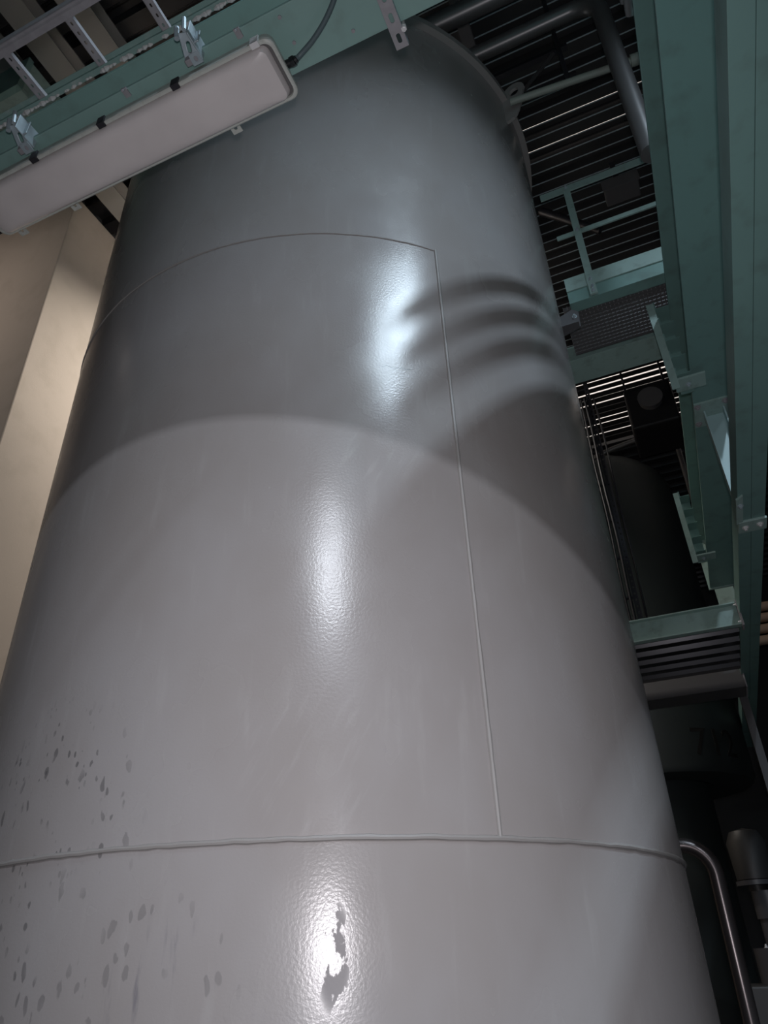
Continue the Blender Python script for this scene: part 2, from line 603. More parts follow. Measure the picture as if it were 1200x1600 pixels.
def shell(r, z0, z1, name, mat, nz, parent, seg=160):
    me = bpy.data.meshes.new(name)
    bm = bmesh.new()
    ul = bm.loops.layers.uv.new('unrolled')
    grid = []
    for i in range(nz + 1):
        z = z0 + (z1 - z0) * i / nz
        grid.append([bm.verts.new((r * math.cos(FRONT + math.pi + 2 * math.pi * k / seg), r * math.sin(FRONT + math.pi + 2 * math.pi * k / seg), z - FL)) for k in range(seg)])
    for i in range(nz):
        for k in range(seg):
            f = bm.faces.new((grid[i][k], grid[i][(k + 1) % seg], grid[i + 1][(k + 1) % seg], grid[i + 1][k]))
            f.smooth = True
            us = [(k / seg - 0.5) * 2 * math.pi * r, ((k + 1) / seg - 0.5) * 2 * math.pi * r]
            zs = [z0 + (z1 - z0) * i / nz, z0 + (z1 - z0) * (i + 1) / nz]
            for lp, q in zip(f.loops, ((us[0], zs[0]), (us[1], zs[0]), (us[1], zs[1]), (us[0], zs[1]))):
                lp[ul].uv = q
    bm.to_mesh(me)
    bm.free()
    me.materials.append(MATS[mat])
    o = bpy.data.objects.new(name, me)
    C.objects.link(o)
    o.parent = parent
    return o


shell(TR, FL + 0.02, ZT, 'shell', 'tank_paint', 12, tank)
MB().revolve([(0, FL), (TR + 0.05, FL), (TR + 0.05, FL + 0.02), (0, FL + 0.02)], TX, TY, 96).build('base_plate', 'tank_grey', tank)
MB().revolve([(TR - 0.02, ZT), (TR + 0.035, ZT), (TR + 0.035, ZT + 0.055), (TR - 0.02, ZT + 0.055), (TR * 0.6, ZT + 0.11), (0.0, ZT + 0.14)], TX, TY, 128).build('roof_plate', 'tank_grey', tank, smooth=True)


def bead_path(a0, a1, z0, z1, n):
    out = []
    for k in range(n + 1):
        t = k / n
        a = a0 + (a1 - a0) * t
        z = z0 + (z1 - z0) * t
        out.append((TX + (TR + 0.001) * math.cos(a), TY + (TR + 0.001) * math.sin(a), z + random.uniform(-0.0012, 0.0012)))
    return out


def bead(path, r, name):
    rr = [r * random.uniform(0.85, 1.15) for _ in path]
    return MB().tube(path, rr, 8).build(name, 'tank_grey', tank, smooth=True)


bead(bead_path(FRONT - 2.2, FRONT + 2.2, ZW1, ZW1, 180), 0.0068, 'weld_seam')
ASEAM = FRONT + math.radians(18.3)
bead(bead_path(ASEAM - 2.0, ASEAM, ZW2, ZW2, 120), 0.0032, 'weld_seam')
bead(bead_path(ASEAM, ASEAM + 0.008, ZW2, ZW1, 70), 0.0075, 'weld_seam')


def frame_at(a, r, z):
    """axes: tangent, up, outward at polar angle a"""
    rad = Vector((math.cos(a), math.sin(a), 0))
    tan = Vector((-math.sin(a), math.cos(a), 0))
    m_ = Matrix((tan, Vector((0, 0, 1)), rad)).transposed().to_4x4()
    m_.translation = Vector((TX, TY, z)) + rad * r
    return m_


def lug(az_polar, z):
    # eye plate standing radially on the rim
    rad = Vector((math.cos(az_polar), math.sin(az_polar), 0))
    tan = Vector((-math.sin(az_polar), math.cos(az_polar), 0))
    m_ = Matrix((rad, Vector((0, 0, 1)), tan)).transposed().to_4x4()
    m_.translation = Vector((TX, TY, z)) + rad * TR - tan * 0.009
    m_ = m_ @ Matrix.Diagonal((1.35, 1.5, 1.0, 1.0))
    outer, inner = [], []
    n = 28
    for k in range(n):
        t = 2 * math.pi * k / n
        c, s = math.cos(t), math.sin(t)
        if s >= -0.2:
            outer.append((0.055 + 0.055 * c, 0.055 * s + 0.05))
        else:
            outer.append((0.055 + 0.055 * c - (0.05 if c < 0 else 0.03) * (-s), 0.05 + 0.19 * (s + 0.2) - 0.011))
        inner.append((0.06 + 0.023 * c, 0.05 + 0.023 * s))
    return MB().ring_plate(outer, inner, m_, 0.018).build('lifting_lug', 'tank_grey', tank, smooth=False)


for da in (50.0, 170.0, -70.0):
    lug(FRONT + math.radians(da), ZT - 0.04)
# bracket between tank and walkway
br = MB()
br.prism([(-0.16, 2.86), (-0.055, 2.89), (-0.05, 3.0), (-0.08, 3.03), (-0.16, 3.0)], 'y', 3.0, 3.010)
br.box(-0.16, -0.06, 2.955, 3.0, 2.885, 2.893)
pl = br.build('support_bracket', 'box_grey', tank)
bolt(pl, (-0.075, 3.0, 2.97), 'y', -1, 0.009)

# ------------------------------------------------------------------ beam with the luminaire
LBY0, LBY1 = 0.868, 1.062
t = thing('steel_beam', 'green painted I-beam that carries the unlit lamp', 'beam', (-1.2, 0.96, 2.5), 'green painted I-beams')
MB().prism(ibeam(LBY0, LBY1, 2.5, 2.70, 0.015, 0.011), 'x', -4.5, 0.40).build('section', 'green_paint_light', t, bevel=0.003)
for q in ((-0.66, 0.893), (-0.655, 0.975), (-0.469, 1.022), (-0.80, 0.89)):
    b = MB().tube([(q[0], q[1], 2.5), (q[0], q[1], 2.495)], 0.006, 10)
    b.build('bolt_hole_plug', 'galvanised_dusty', t)

# unlit weatherproof luminaire
LX0, LX1, LY0, LY1, LZ = -1.955, -0.687, 0.887, 1.075, 2.40


def luminaire(name, label, org, dirv, lit, group=None, power=0.0, colour=(0.8, 0.93, 1.0), spread=180, wide=0.15, long=1.2):
    """hanging weatherproof lamp, 1.27 m long; built along x about org (the middle of its rim plane); dirv = 'x' or 'y'"""
    t = thing(name, label, 'lamp', org, group)
    hl, hw = (0.634 if long > 1 else 0.33), 0.094
    ox, oy, oz = org

    def tr(q):
        return (ox + q[0], oy + q[1], oz + q[2]) if dirv == 'x' else (ox - q[1], oy + q[0], oz + q[2])

    def lp(i, z, r):
        return [tr((a, b_, z)) for a, b_ in rrect(-hl + i, hl - i, -hw + i, hw - i, r)]
    b = MB()
    loft(b, [lp(0.002, 0.0, 0.03), lp(0.006, 0.02, 0.03), lp(0.014, 0.07, 0.03), lp(0.03, 0.078, 0.02)])
    b.build('housing', 'lamp_housing', t, smooth=True)
    b = MB()        # rim: an open frame
    n = len(rrect(0, 1, 0, 1, 0.1))
    loops = [lp(0.0, 0.004, 0.03), lp(-0.004, 0.0, 0.032), lp(-0.004, -0.012, 0.032), lp(0.0, -0.016, 0.03), lp(0.007, -0.016, 0.026), lp(0.009, -0.006, 0.026), lp(0.009, 0.004, 0.026)]
    loft(b, loops, False, False)
    rim = b.build('rim', 'lamp_housing', t, smooth=True)
    b = MB()
    loft(b, [lp(0.0095, -0.004, 0.026), lp(0.0095, -0.0085, 0.026), lp(0.026, -0.0085, 0.02), lp(0.026, -0.004, 0.02)], False, False)
    b.build('gasket', 'gasket', rim)
    b = MB()        # cover: trough with sloping ends

    def lp2(ie, iw, z, r):
        return [tr((a, b_, z)) for a, b_ in rrect(-hl + ie, hl - ie, -hw + iw, hw - iw, r)]
    loft(b, [lp2(0.020, 0.010, -0.006, 0.024), lp2(0.022, 0.011, -0.020, 0.024), lp2(0.028, 0.014, -0.034, 0.022), lp2(0.050, 0.024, -0.044, 0.02), lp2(0.10, 0.040, -0.049, 0.02), lp2(0.14, 0.06, -0.0505, 0.015)], False, True)
    b.build('diffuser', 'lit_plastic' if lit else 'milky_plastic', t, smooth=True)
    if lit:
        for q in (-hl * 0.7, hl * 0.7):
            MB().tube([tr((q, 0, 0.075)), tr((q, 0, RF - oz + 0.01))], 0.006, 8).build('suspension_rod', 'dark_metal', t)
        d = bpy.data.lights.new(name + '_light', 'AREA')
        d.shape = 'RECTANGLE'
        d.size, d.size_y = (long, wide) if dirv == 'x' else (wide, long)
        d.spread = math.radians(spread)
        d.energy = power
        d.color = colour
        l = bpy.data.objects.new('lamp_light', d)
        C.objects.link(l)
        l.parent = t
        l.location = (0, 0, -0.06)
    return t, tr


lum, ltr = luminaire('ceiling_luminaire', 'unlit long lamp with milky cover below the green beam', ((LX0 + LX1) / 2, (LY0 + LY1) / 2, LZ), 'x', False)
# latches along both rims
for i, (lx, shiny) in enumerate(((-1.62, 0), (-1.328, 0), (-1.031, 0), (-0.737, 1))):
    for side in (-1,):
        yb = LY0 - 0.004 if side < 0 else LY1 + 0.004
        b = MB()
        y0, y1 = sorted((yb, yb + side * 0.006))
        b.box(lx - 0.014, lx + 0.014, y0, y1, LZ - 0.018, LZ + 0.016)
        y0, y1 = sorted((yb + side * 0.006, yb - side * 0.012))
        b.box(lx - 0.014, lx + 0.014, y0, y1, LZ - 0.022, LZ - 0.0165)
        b.build('latch', 'bright_metal' if shiny else 'dark_metal', lum)
# mounting tabs on the far side
for lx in (-1.655, -0.951, -1.915):
    m_ = Matrix.Translation((lx, LY1 + 0.022, LZ + 0.028))
    b = MB().slot_cell(0, 0, 0.036, 0.044, 0.013, 0.020, m_, 0.004)
    b.box(lx - 0.018, lx + 0.018, LY1 - 0.01, LY1 + 0.001, LZ + 0.028, LZ + 0.034)
    b.build('mounting_tab', 'lamp_housing', lum)
# cable gland at the end
b = MB().tube([(LX1 - 0.006, 0.995, LZ + 0.03), (LX1 + 0.012, 0.995, LZ + 0.03)], 0.013, 12)
b.tube([(LX1 + 0.012, 0.995, LZ + 0.03), (LX1 + 0.026, 0.994, LZ + 0.03)], 0.0165, 6)
b.tube([(LX1 + 0.026, 0.994, LZ + 0.03), (LX1 + 0.034, 0.993, LZ + 0.031)], 0.011, 12)
b.build('cable_gland', 'black_rubber', lum, smooth=True)


def smooth_path(pts, n=8):
    pts = [Vector(q) for q in pts]
    out = []
    for i in range(len(pts) - 1):
        p0, p1, p2, p3 = pts[max(i - 1, 0)], pts[i], pts[i + 1], pts[min(i + 2, len(pts) - 1)]
        for k in range(n):
            s = k / n
            out.append(0.5 * ((2 * p1) + (p2 - p0) * s + (2 * p0 - 5 * p1 + 4 * p2 - p3) * s * s + (3 * p1 - p0 - 3 * p2 + p3) * s ** 3))
    out.append(pts[-1])
    return out


b = MB().tube(smooth_path([(LX1 + 0.033, 0.993, LZ + 0.031), (-0.636, 0.990, 2.44), (-0.583, 0.972, 2.448), (-0.522, 0.940, 2.458), (-0.468, 0.897, 2.468), (-0.44, 0.85, 2.475), (-0.43, 0.79, 2.52), (-0.43, 0.77, 2.72)]), 0.0085, 10)
tag(b.build('power_cable', 'cable_grey', smooth=True), 'grey power cable leaving the end of the unlit lamp', 'cable')

# clamps that hold the lamp on the flange
for k, lx in enumerate((-1.672, -0.963)):
    t = thing('beam_clamp', ('galvanised beam clamp above the unlit lamp, away from its power cable', 'galvanised beam clamp above the unlit lamp, closer to its power cable')[k], 'clamp', (lx, 0.86, 2.43), 'beam clamps above the unlit lamp')
    m_ = Matrix.Translation((lx, 0.845, 2.488)) @ Matrix.Rotation(math.radians(14), 4, 'Z') @ Matrix.Rotation(math.radians(-24), 4, 'X')
    pl = MB().slot_cell(0, 0.0, 0.046, 0.082, 0.013, 0.032, m_, 0.005).build('slotted_plate', 'galvanised', t, bevel=0.002)
    b = MB().box(lx + 0.026, lx + 0.031, 0.80, 0.885, 2.464, 2.545)
    b.box(lx + 0.031, lx + 0.048, 0.83, 0.836, 2.464, 2.53)
    b.build('jaw', 'galvanised', t, bevel=0.002)
    b = MB().box(lx - 0.026, lx + 0.026, 0.862, 0.883, 2.452, 2.4995)
    b.build('block', 'galvanised_dusty', t, bevel=0.003)
    b = MB().tube([(lx - 0.02, 0.81, 2.49), (lx - 0.02, 0.80, 2.54)], 0.0085, 10)
    b.tube([(lx + 0.014, 0.80, 2.495), (lx + 0.014, 0.79, 2.55)], 0.0075, 8)
    b.build('clamp_screw', 'galvanised', pl)
    m_ = Matrix.Translation((lx + 0.016, 0.868, 2.447)) @ Matrix.Rotation(math.radians(-10), 4, 'X')
    MB().slot_cell(0, 0, 0.036, 0.034, 0.013, 0.016, m_, 0.004).build('foot', 'galvanised', t)

# cable ties' hooks and small clips on the flange
for lx, cl in ((-0.80, 'small metal clip on the lamp beam between a clamp and the power cable'), (-1.24, 'small metal clip on the lamp beam midway between the two clamps')):
    b = MB().box(lx - 0.010, lx + 0.010, 0.862, 0.892, 2.492, 2.4995).tube([(lx, 0.866, 2.492), (lx, 0.862, 2.478)], 0.004, 8)
    tag(b.build('cable_clip', 'galvanised_dusty'), cl, 'clip', 'small clips on the lamp beam')

# slotted strut clamped below the beam
t = thing('slotted_strut', 'galvanised slotted strut sticking out below the green lamp beam', 'strut', (-0.345, 1.0, 2.47))
b = MB()
for k in range(7):
    m_ = Matrix.Translation((-0.342, 0.685 + 0.0625 * k + 0.031, 2.474))
    b.slot_cell(0, 0, 0.042, 0.0625, 0.014, 0.030, m_, 0.003)
b.build('slotted_web', 'galvanised_dusty', t)
MB().box(-0.363, -0.3605, 0.685, 1.1225, 2.477, 2.499).build('side_flange', 'galvanised', t)
MB().box(-0.3235, -0.321, 0.685, 1.1225, 2.477, 2.499).build('side_flange', 'galvanised', t)
for dz in (0.0,):
    b = MB().tube([(-0.318, 1.072, 2.47), (-0.318, 1.072, 2.53)], 0.0045, 8)
    b.tube([(-0.318, 1.072, 2.472), (-0.318, 1.072, 2.480)], 0.009, 6)
    b.tube([(-0.318, 1.072, 2.484), (-0.318, 1.072, 2.492)], 0.009, 6)
    b.build('clamp_bolt', 'bright_metal', t)

# ------------------------------------------------------------------ horizontal cable ladder beside the beam
t = thing('cable_ladder', 'dusty green cable ladder with perforated rungs beside the lamp beam', 'cable ladder', (-1.3, 0.72, 2.58))
MB().prism(cprofile(0.826, 0.808, 2.595, 2.66, 0.003, 0.003), 'x', -4.0, 0.35).build('side_rail', 'green_paint_dusty', t)
MB().prism(cprofile(0.626, 0.655, 2.595, 2.66, 0.004, 0.004), 'x', -4.0, 0.35).build('side_rail', 'galvanised_dusty', t)
MB().tube([(-4.0, 0.628, 2.6), (0.35, 0.628, 2.6)], 0.009, 8).build('edge_roll', 'galvanised_dusty', t)
dm = MB()
for k in range(150):
    xd = -2.2 + k * 0.0125 + random.uniform(-0.004, 0.004)
    if random.random() < 0.42:
        continue
    s = random.uniform(0.004, 0.010)
    dm.tube([(xd - s * 1.6, 0.822 + random.uniform(-.003, .003), 2.594), (xd, 0.822, 2.592), (xd + s * 1.6, 0.822 + random.uniform(-.003, .003), 2.594)], [s * 0.4, s, s * 0.4], 6)
dm.build('dust_clumps', 'dust', t, kind='stuff')
rung = None
for k in range(8):
    xr = -1.568 + 0.264 * (k - 2)
    b = MB()
    for j in range(5):
        m_ = Matrix.Translation((xr, 0.655 + 0.031 * j + 0.0155, 2.600))
        b.slot_cell(0, 0, 0.026, 0.031, 0.0065, 0.012, m_, 0.002)
    b.box(xr - 0.0145, xr - 0.0125, 0.636, 0.82, 2.600, 2.618)
    b.box(xr + 0.0125, xr + 0.0145, 0.636, 0.82, 2.600, 2.618)
    b.build('rung', 'galvanised_dusty', t)

# ------------------------------------------------------------------ deep girder, hung beam, hanger on the other side
t = thing('deep_girder', 'wide green steel girder overhead beside the big tank', 'beam', (0.52, 2.5, 2.6))
MB().prism(ibeam(0.422, 0.618, 2.6, 3.07, 0.018, 0.012), 'y', 0.87, 6.15).build('section', 'green_paint', t, bevel=0.003)
MB().box(0.412, 0.62, 6.15, 6.17, 2.59, 3.08).build('end_plate', 'pale_green_paint', t)
pl = MB().box(0.425, 0.605, 3.56, 3.78, 2.588, 2.6).build('connection_plate', 'pale_green_paint', t)
for q in ((0.442, 3.583), (0.588, 3.583), (0.442, 3.745), (0.588, 3.745)):
    bolt(pl, (q[0], q[1], 2.588), 'z', -1, 0.013, mat='galvanised_dusty')

t.rotation_euler.z = math.radians(0.55)

t = thing('stub_column', 'short green post set behind the end of the wide girder', 'post', (0.51, 6.5, 2.3))
MB().prism(ibeam(0.44, 0.58, 6.35, 6.49, 0.012, 0.01), 'z', 2.2, 3.05).build('section', 'pale_green_paint', t)
MB().box(0.42, 0.60, 6.32, 6.52, 3.05, 3.068).build('cap_plate', 'pale_green_paint', t)

RX0, RX1, RZ = 0.455, 0.585, 1.9
t = thing('hung_beam', 'narrow green double-channel beam hung below the wide girder', 'beam', (0.52, 3.5, 1.9))
MB().prism(cprofile(RX0, 0.5195, RZ, RZ + 0.12, 0.009, 0.007), 'y', 0.5, 9.0).build('channel', 'green_paint', t, bevel=0.002)
MB().prism(cprofile(RX1, 0.5205, RZ, RZ + 0.12, 0.009, 0.007), 'y', 0.5, 9.0).build('channel', 'green_paint', t, bevel=0.002)
gp = MB().prism([(0.446, 3.46), (0.478, 3.43), (0.478, 3.69), (0.446, 3.72)][::1], 'z', RZ - 0.012, RZ).build('gusset_plate', 'pale_green_paint', t)
pl = MB().box(0.455, 0.592, 3.70, 3.82, RZ - 0.014, RZ).build('splice_plate', 'pale_green_paint', t, bevel=0.002)
for q in ((0.488, 3.76), (0.558, 3.75)):
    bolt(pl, (q[0], q[1], RZ - 0.014), 'z', -1, 0.012, mat='bright_metal')
bolt(gp, (0.465, 3.52, RZ - 0.012), 'z', -1, 0.011, mat='galvanised')

t.rotation_euler.z = math.radians(0.4)

t = thing('channel_hanger', 'pale blue-green channel hanger between wide girder and narrow hung beam', 'hanger', (0.52, 3.66, 2.03))
MB().box(0.460, 0.570, 3.69, 3.70, 2.02, 2.586).build('web', 'hanger_lit_paint', t)
MB().box(0.460, 0.468, 3.63, 3.69, 2.02, 2.586).build('flange', 'hanger_lit_paint', t)
MB().box(0.562, 0.570, 3.63, 3.69, 2.02, 2.586).build('flange', 'hanger_lit_paint', t)

# ------------------------------------------------------------------ walkway with railing between tank and girder
t = thing('walkway', 'narrow grated walkway with a green edge beam beside the tank', 'walkway', (0.2, 3.3, 3.07))
MB().prism(cprofile(3.0, 3.075, 3.075, 3.20, 0.008, 0.007), 'x', -0.085, 0.80).build('edge_channel', 'green_paint', t, bevel=0.002)
MB().box(-0.085, 0.80, 2.992, 2.9985, 3.165, 3.265).build('kick_plate', 'pale_green_paint', t)
MB().prism(cprofile(3.68, 3.47, 3.08, 3.20, 0.010, 0.008), 'x', -0.24, 0.80).build('far_channel', 'pale_green_paint', t)
b = MB()
for k in range(14):
    yb = 3.09 + 0.029 * k
    b.box(-0.13, 0.80, yb, yb + 0.005, 3.12, 3.15)
for k in range(41):
    xb = -0.13 + 0.0228 * k
    b.box(xb, xb + 0.004, 3.08, 3.48, 3.138, 3.146)
b.build('grating', 'grating_steel', t, kind='stuff')

t = thing('guard_rail', 'pale green guard rail with one post on the walkway edge', 'railing', (0.05, 2.99, 3.08))
pl = MB().box(0.033, 0.073, 2.98, 2.9915, 3.075, 4.04).build('post', 'pale_green_paint', t)
MB().box(-0.108, 1.1, 2.9915, 3.001, 4.0, 4.055).build('top_rail', 'pale_green_paint', t)
MB().box(-0.068, 1.1, 2.9915, 3.001, 3.60, 3.632).build('mid_rail', 'pale_green_paint', t)
for z in (3.10, 3.13, 3.19, 3.615, 4.02):
    bolt(pl, (0.053, 2.98, z), 'y', -1, 0.007)


def shelf_rack(y0, label, dx=0.0):
    t = thing('shelf_bracket', label, 'bracket', (0.37 + dx, y0, 2.45), 'shelf brackets on the side of the wide girder')
    MB().box(0.300 + dx, 0.338 + dx, y0 - 0.006, y0, 2.45, 3.065).build('stringer', 'pale_green_paint', t)
    for k in range(5):
        z = 2.54 + k * 0.122
        b = MB().box(0.345 + dx, 0.412 + dx, y0 + 0.006, y0 + 0.125, z, z + 0.005)
        b.box(0.338 + dx, 0.345 + dx, y0 - 0.004, y0 + 0.125, z - 0.012, z + 0.045)
        b.build('shelf', 'green_paint', t)
    MB().box(0.345 + dx, 0.410 + dx, y0 + 0.122, y0 + 0.128, 2.50, 3.06).build('back_plate', 'green_paint', t)
    pl = MB().box(0.325 + dx, 0.47 + dx, y0 - 0.004, y0 + 0.10, 2.50, 2.512).build('foot_plate', 'pale_green_paint', t)
    bolt(pl, (0.385 + dx, y0 + 0.05, 2.50), 'z', -1, 0.009)


shelf_rack(3.19, 'pale green shelf bracket on the wide girder right below the walkway grating')
shelf_rack(5.28, 'shadowed shelf bracket on the wide girder in front of the dark vessel', -0.032)

# ------------------------------------------------------------------ lower platform beyond
S = 0.7308
t = thing('sheet_platform', 'platform of ribbed sheet on a green channel beyond the tank', 'platform', (0.0, 5.6, 1.83))
MB().prism(cprofile(5.06, 5.005, 1.83, 1.99, 0.009, 0.008), 'x', -1.6, 0.44).build('front_channel', 'pale_green_paint', t, bevel=0.002)
pl = MB().box(0.44, 0.452, 4.985, 5.09, 1.815, 2.0).build('end_plate', 'galvanised_dusty', t)
for zz, yy in ((1.85, 5.02), (1.97, 5.02), (1.85, 5.07)):
    bolt(pl, (0.44, yy - 0.012, zz), 'x', -1, 0.007, mat='bright_metal')
for k in range(6):
    y0 = 5.10 + 0.19 * k
    q = [(y0, 1.965), (y0 + 0.04, 1.965), (y0 + 0.065, 1.905), (y0 + 0.145, 1.905), (y0 + 0.17, 1.965), (y0 + 0.19, 1.965)]
    q2 = [(a, z + 0.004) for a, z in q[::-1]]
    MB().prism(q + q2, 'x', -1.6, 0.44).build('deck_rib', 'deck_sheet', t)
MB().prism(cprofile(6.33, 6.62, 1.80, 1.96, 0.010, 0.010), 'x', -1.6, 0.446).build('rear_channel', 'box_grey', t)
pl = MB().box(0.446, 0.455, 6.31, 6.63, 1.79, 1.97).build('end_plate', 'galvanised_dusty', t)
bolt(pl, (0.446, 6.35, 1.88), 'x', -1, 0.007)

t = thing('drop_post', 'grey post below the ribbed platform', 'post', (0.44, 6.75, FL))
MB().prism(cprofile(0.40, 0.46, 6.70, 6.80, 0.006, 0.006), 'z', FL + 0.012, 1.95).build('section', 'box_grey', t)
MB().box(0.35, 0.51, 6.65, 6.85, FL, FL + 0.012).build('foot_plate', 'box_grey', t)

# upright cable ladder standing on the platform edge
t = thing('upright_cable_ladder', 'dark upright cable ladder with perforated rails behind the tank', 'cable ladder', (-0.26, 5.12, 2.0))
for xr in (-0.375, -0.175):
    b = MB()
    n = 46
    for k in range(n):
        m_ = Matrix(((1, 0, 0, xr), (0, 0, -1, 5.10), (0, 1, 0, 2.0 + (k + 0.5) * 0.05), (0, 0, 0, 1)))
        b.slot_cell(0, 0, 0.036, 0.05, 0.012, 0.018, m_, 0.002)
    b.build('perforated_rail', 'dark_metal', t)
for k in range(7):
    z = 2.2 + 0.33 * k
    MB().box(-0.393, -0.157, 5.105, 5.13, z, z + 0.015).build('rung', 'dark_metal', t)
for k, xc in enumerate((-0.345, -0.312, -0.279, -0.243, -0.208, -0.13)):
    pts = [(xc + 0.004 * math.sin(j * 1.3 + k), 5.088 + (0.03 if xc > -0.15 else 0), 2.0 + 0.23 * j) for j in range(10)]
    c = MB().tube(smooth_path(pts, 3), 0.008 if k % 2 else 0.011, 8)
    tag(c.build('riser_cable', 'cable_black', smooth=True), ('first', 'second', 'third', 'fourth', 'fifth', 'sixth')[k] + ' black cable from the big tank on the upright cable ladder', 'cable', 'cables on the upright cable ladder')

# ------------------------------------------------------------------ dark vessel far behind, with digits
VX, VY = -0.573, 8.28
t = thing('background_vessel', 'dark vessel with black digits on a narrower skirt in the background', 'tank', (VX, VY, FL))
prof = [(0.60, 1.42), (0.97, 1.42), (1.0, 1.47), (1.0, 4.72), (0.985, 4.86), (0.94, 4.98), (0.85, 5.09), (0.6, 5.19), (0.3, 5.25), (0.0, 5.27)]
MB().revolve(prof, VX, VY, 72).build('shell', 'dark_vessel', t, smooth=True)
MB().revolve([(0.0, FL), (0.56, FL), (0.56, 1.43), (0.0, 1.43)], VX, VY, 56).build('skirt', 'dark_vessel', t, smooth=True)
MB().revolve([(1.0, 2.9), (1.012, 2.91), (1.012, 2.93), (1.0, 2.94)], VX, VY, 72).build('weld_band', 'dark_vessel', t)
fc = bpy.data.curves.new('digits', 'FONT')
fc.body = '712'
fc.size = 0.36
fc.extrude = 0.002
tmp = bpy.data.objects.new('tmp_digits', fc)
C.objects.link(tmp)
dg = bpy.context.evaluated_depsgraph_get()
me = bpy.data.meshes.new_from_object(tmp.evaluated_get(dg))
bpy.data.objects.remove(tmp, do_unlink=True)
bm = bmesh.new()
bm.from_mesh(me)
bmesh.ops.triangulate(bm, faces=bm.faces)
a_mid = math.atan2(-VY, -VX) + math.radians(42)
for v in bm.verts:
    a = a_mid + (v.co.x - 0.28)
    r = 1.003 + v.co.z
    v.co = Vector((r * math.cos(a), r * math.sin(a), 1.56 + v.co.y - FL))
bm.to_mesh(me)
bm.free()
me.materials.append(MATS['black_print'])
do = bpy.data.objects.new('painted_digits', me)
C.objects.link(do)
do.parent = t
do['label'] = 'black painted digits'

# handrail pipe and fan box up at the roof
hp = MB().tube(smooth_path([(-0.47, 7.34, 4.70), (-0.44, 7.12, 4.73), (-0.30, 7.0, 4.76), (0.05, 7.0, 4.83), (0.44, 7.0, 4.86), (0.52, 7.0, 4.80), (0.535, 7.0, 4.6), (0.53, 7.0, 4.1), (0.53, 7.0, 3.55), (0.53, 7.15, 3.29)], 6), 0.028, 10)
hp.build('vent_pipe', 'pipe_grey', t, smooth=True, label='thin grey pipe bent at a right angle')
t = thing('roof_fan', 'black fan unit hung below the daylit roof slits', 'fan', (0.3, 6.4, 4.5))
b = MB().box(0.13, 0.58, 6.2, 6.75, 4.42, 4.92)
b.build('casing', 'box_black', t, bevel=0.02)
MB().tube([(0.36, 6.195, 4.70), (0.36, 6.12, 4.70)], [0.11, 0.12], 24).build('inlet_cone', 'box_grey', t, smooth=True)
MB().box(0.15, 0.17, 6.4, 6.44, 4.92, 5.5).build('hanger_strap', 'dark_metal', t)
MB().box(0.54, 0.56, 6.4, 6.44, 4.92, 5.5).build('hanger_strap', 'dark_metal', t)
t = thing('junction_box', 'dark grey box fixed below the roof behind the guard rail', 'box', (0.48, 4.0, 5.0))
MB().box(0.34, 0.60, 3.94, 4.10, 5.10, 5.20).build('casing', 'box_grey', t, bevel=0.008)
MB().box(0.33, 0.61, 3.925, 3.94, 5.09, 5.21).build('lid', 'box_grey', t, bevel=0.004)
MB().box(0.44, 0.48, 4.0, 4.04, 5.20, 5.5).build('bracket', 'dark_metal', t)

# ------------------------------------------------------------------ pipes above the tank
b = MB().tube([(-1.9, 2.07, 4.66), (1.2, 2.09, 4.66)], 0.06, 20)
tag(b.build('overhead_pipe', 'pipe_grey', smooth=True), 'thick straight grey pipe crossing above the tank rim', 'pipe')
el = [(-1.7, 2.325, 4.64), (-0.6, 2.325, 4.64), (0.30, 2.325, 4.64)] + [(0.30 + 0.16 * math.sin(q), 2.325 - 0.008 * q, 4.48 + 0.16 * math.cos(q)) for q in [math.pi / 2 * k / 8 for k in range(1, 9)]] + [(0.447, 2.30, 3.9), (0.435, 2.29, 3.10)]
b = MB().tube(el, 0.048, 20)
tag(b.build('elbow_pipe', 'pipe_grey', smooth=True), 'grey pipe bending down behind the wide green girder', 'pipe')
t = thing('conduit', 'thin pale green conduit with a round cap crossing above the guard rail', 'pipe', (0.2, 2.5, 4.28))
MB().tube([(-0.13, 2.49, 4.30), (0.56, 2.55, 4.30)], 0.021, 14).build('tube', 'pipe_pale', t, smooth=True)
MB().tube([(0.555, 2.55, 4.30), (0.60, 2.553, 4.30)], 0.034, 16).build('end_cap', 'pipe_pale', t, smooth=True)
MB().box(0.20, 0.225, 2.51, 2.535, 4.32, 5.5).build('drop_rod', 'dark_metal', t)
# lattice girder under the roof
t = thing('lattice_girder', 'dark lattice girder seen between the overhead pipes', 'girder', (-0.3, 2.75, 5.0))
for z in (4.95, 5.32):
    MB().box(-2.6, 0.3, 2.86, 2.9, z, z + 0.035).build('chord', 'dark_metal', t)
for k in range(9):
    x0 = -2.5 + 0.3 * k
    z0, z1 = (4.98, 5.32) if k % 2 == 0 else (5.32, 4.98)
    MB().tube([(x0, 2.88, z0), (x0 + 0.3, 2.88, z1)], 0.014, 8).build('diagonal', 'pipe_grey', t)
b = MB().prism(ibeam(-0.36, -0.28, 5.37, 5.49, 0.008, 0.006), 'y', 1.4, 4.5)
tag(b.build('purlin', 'box_grey'), 'dark purlin running along above the overhead pipes', 'beam')
b = MB().tube([(-0.17, 4.15, 5.42), (0.25, 4.25, 5.05)], 0.035, 10)
tag(b.build('roof_brace', 'dark_metal', smooth=True), 'dark round brace slanting under the roof behind the guard rail', 'brace')

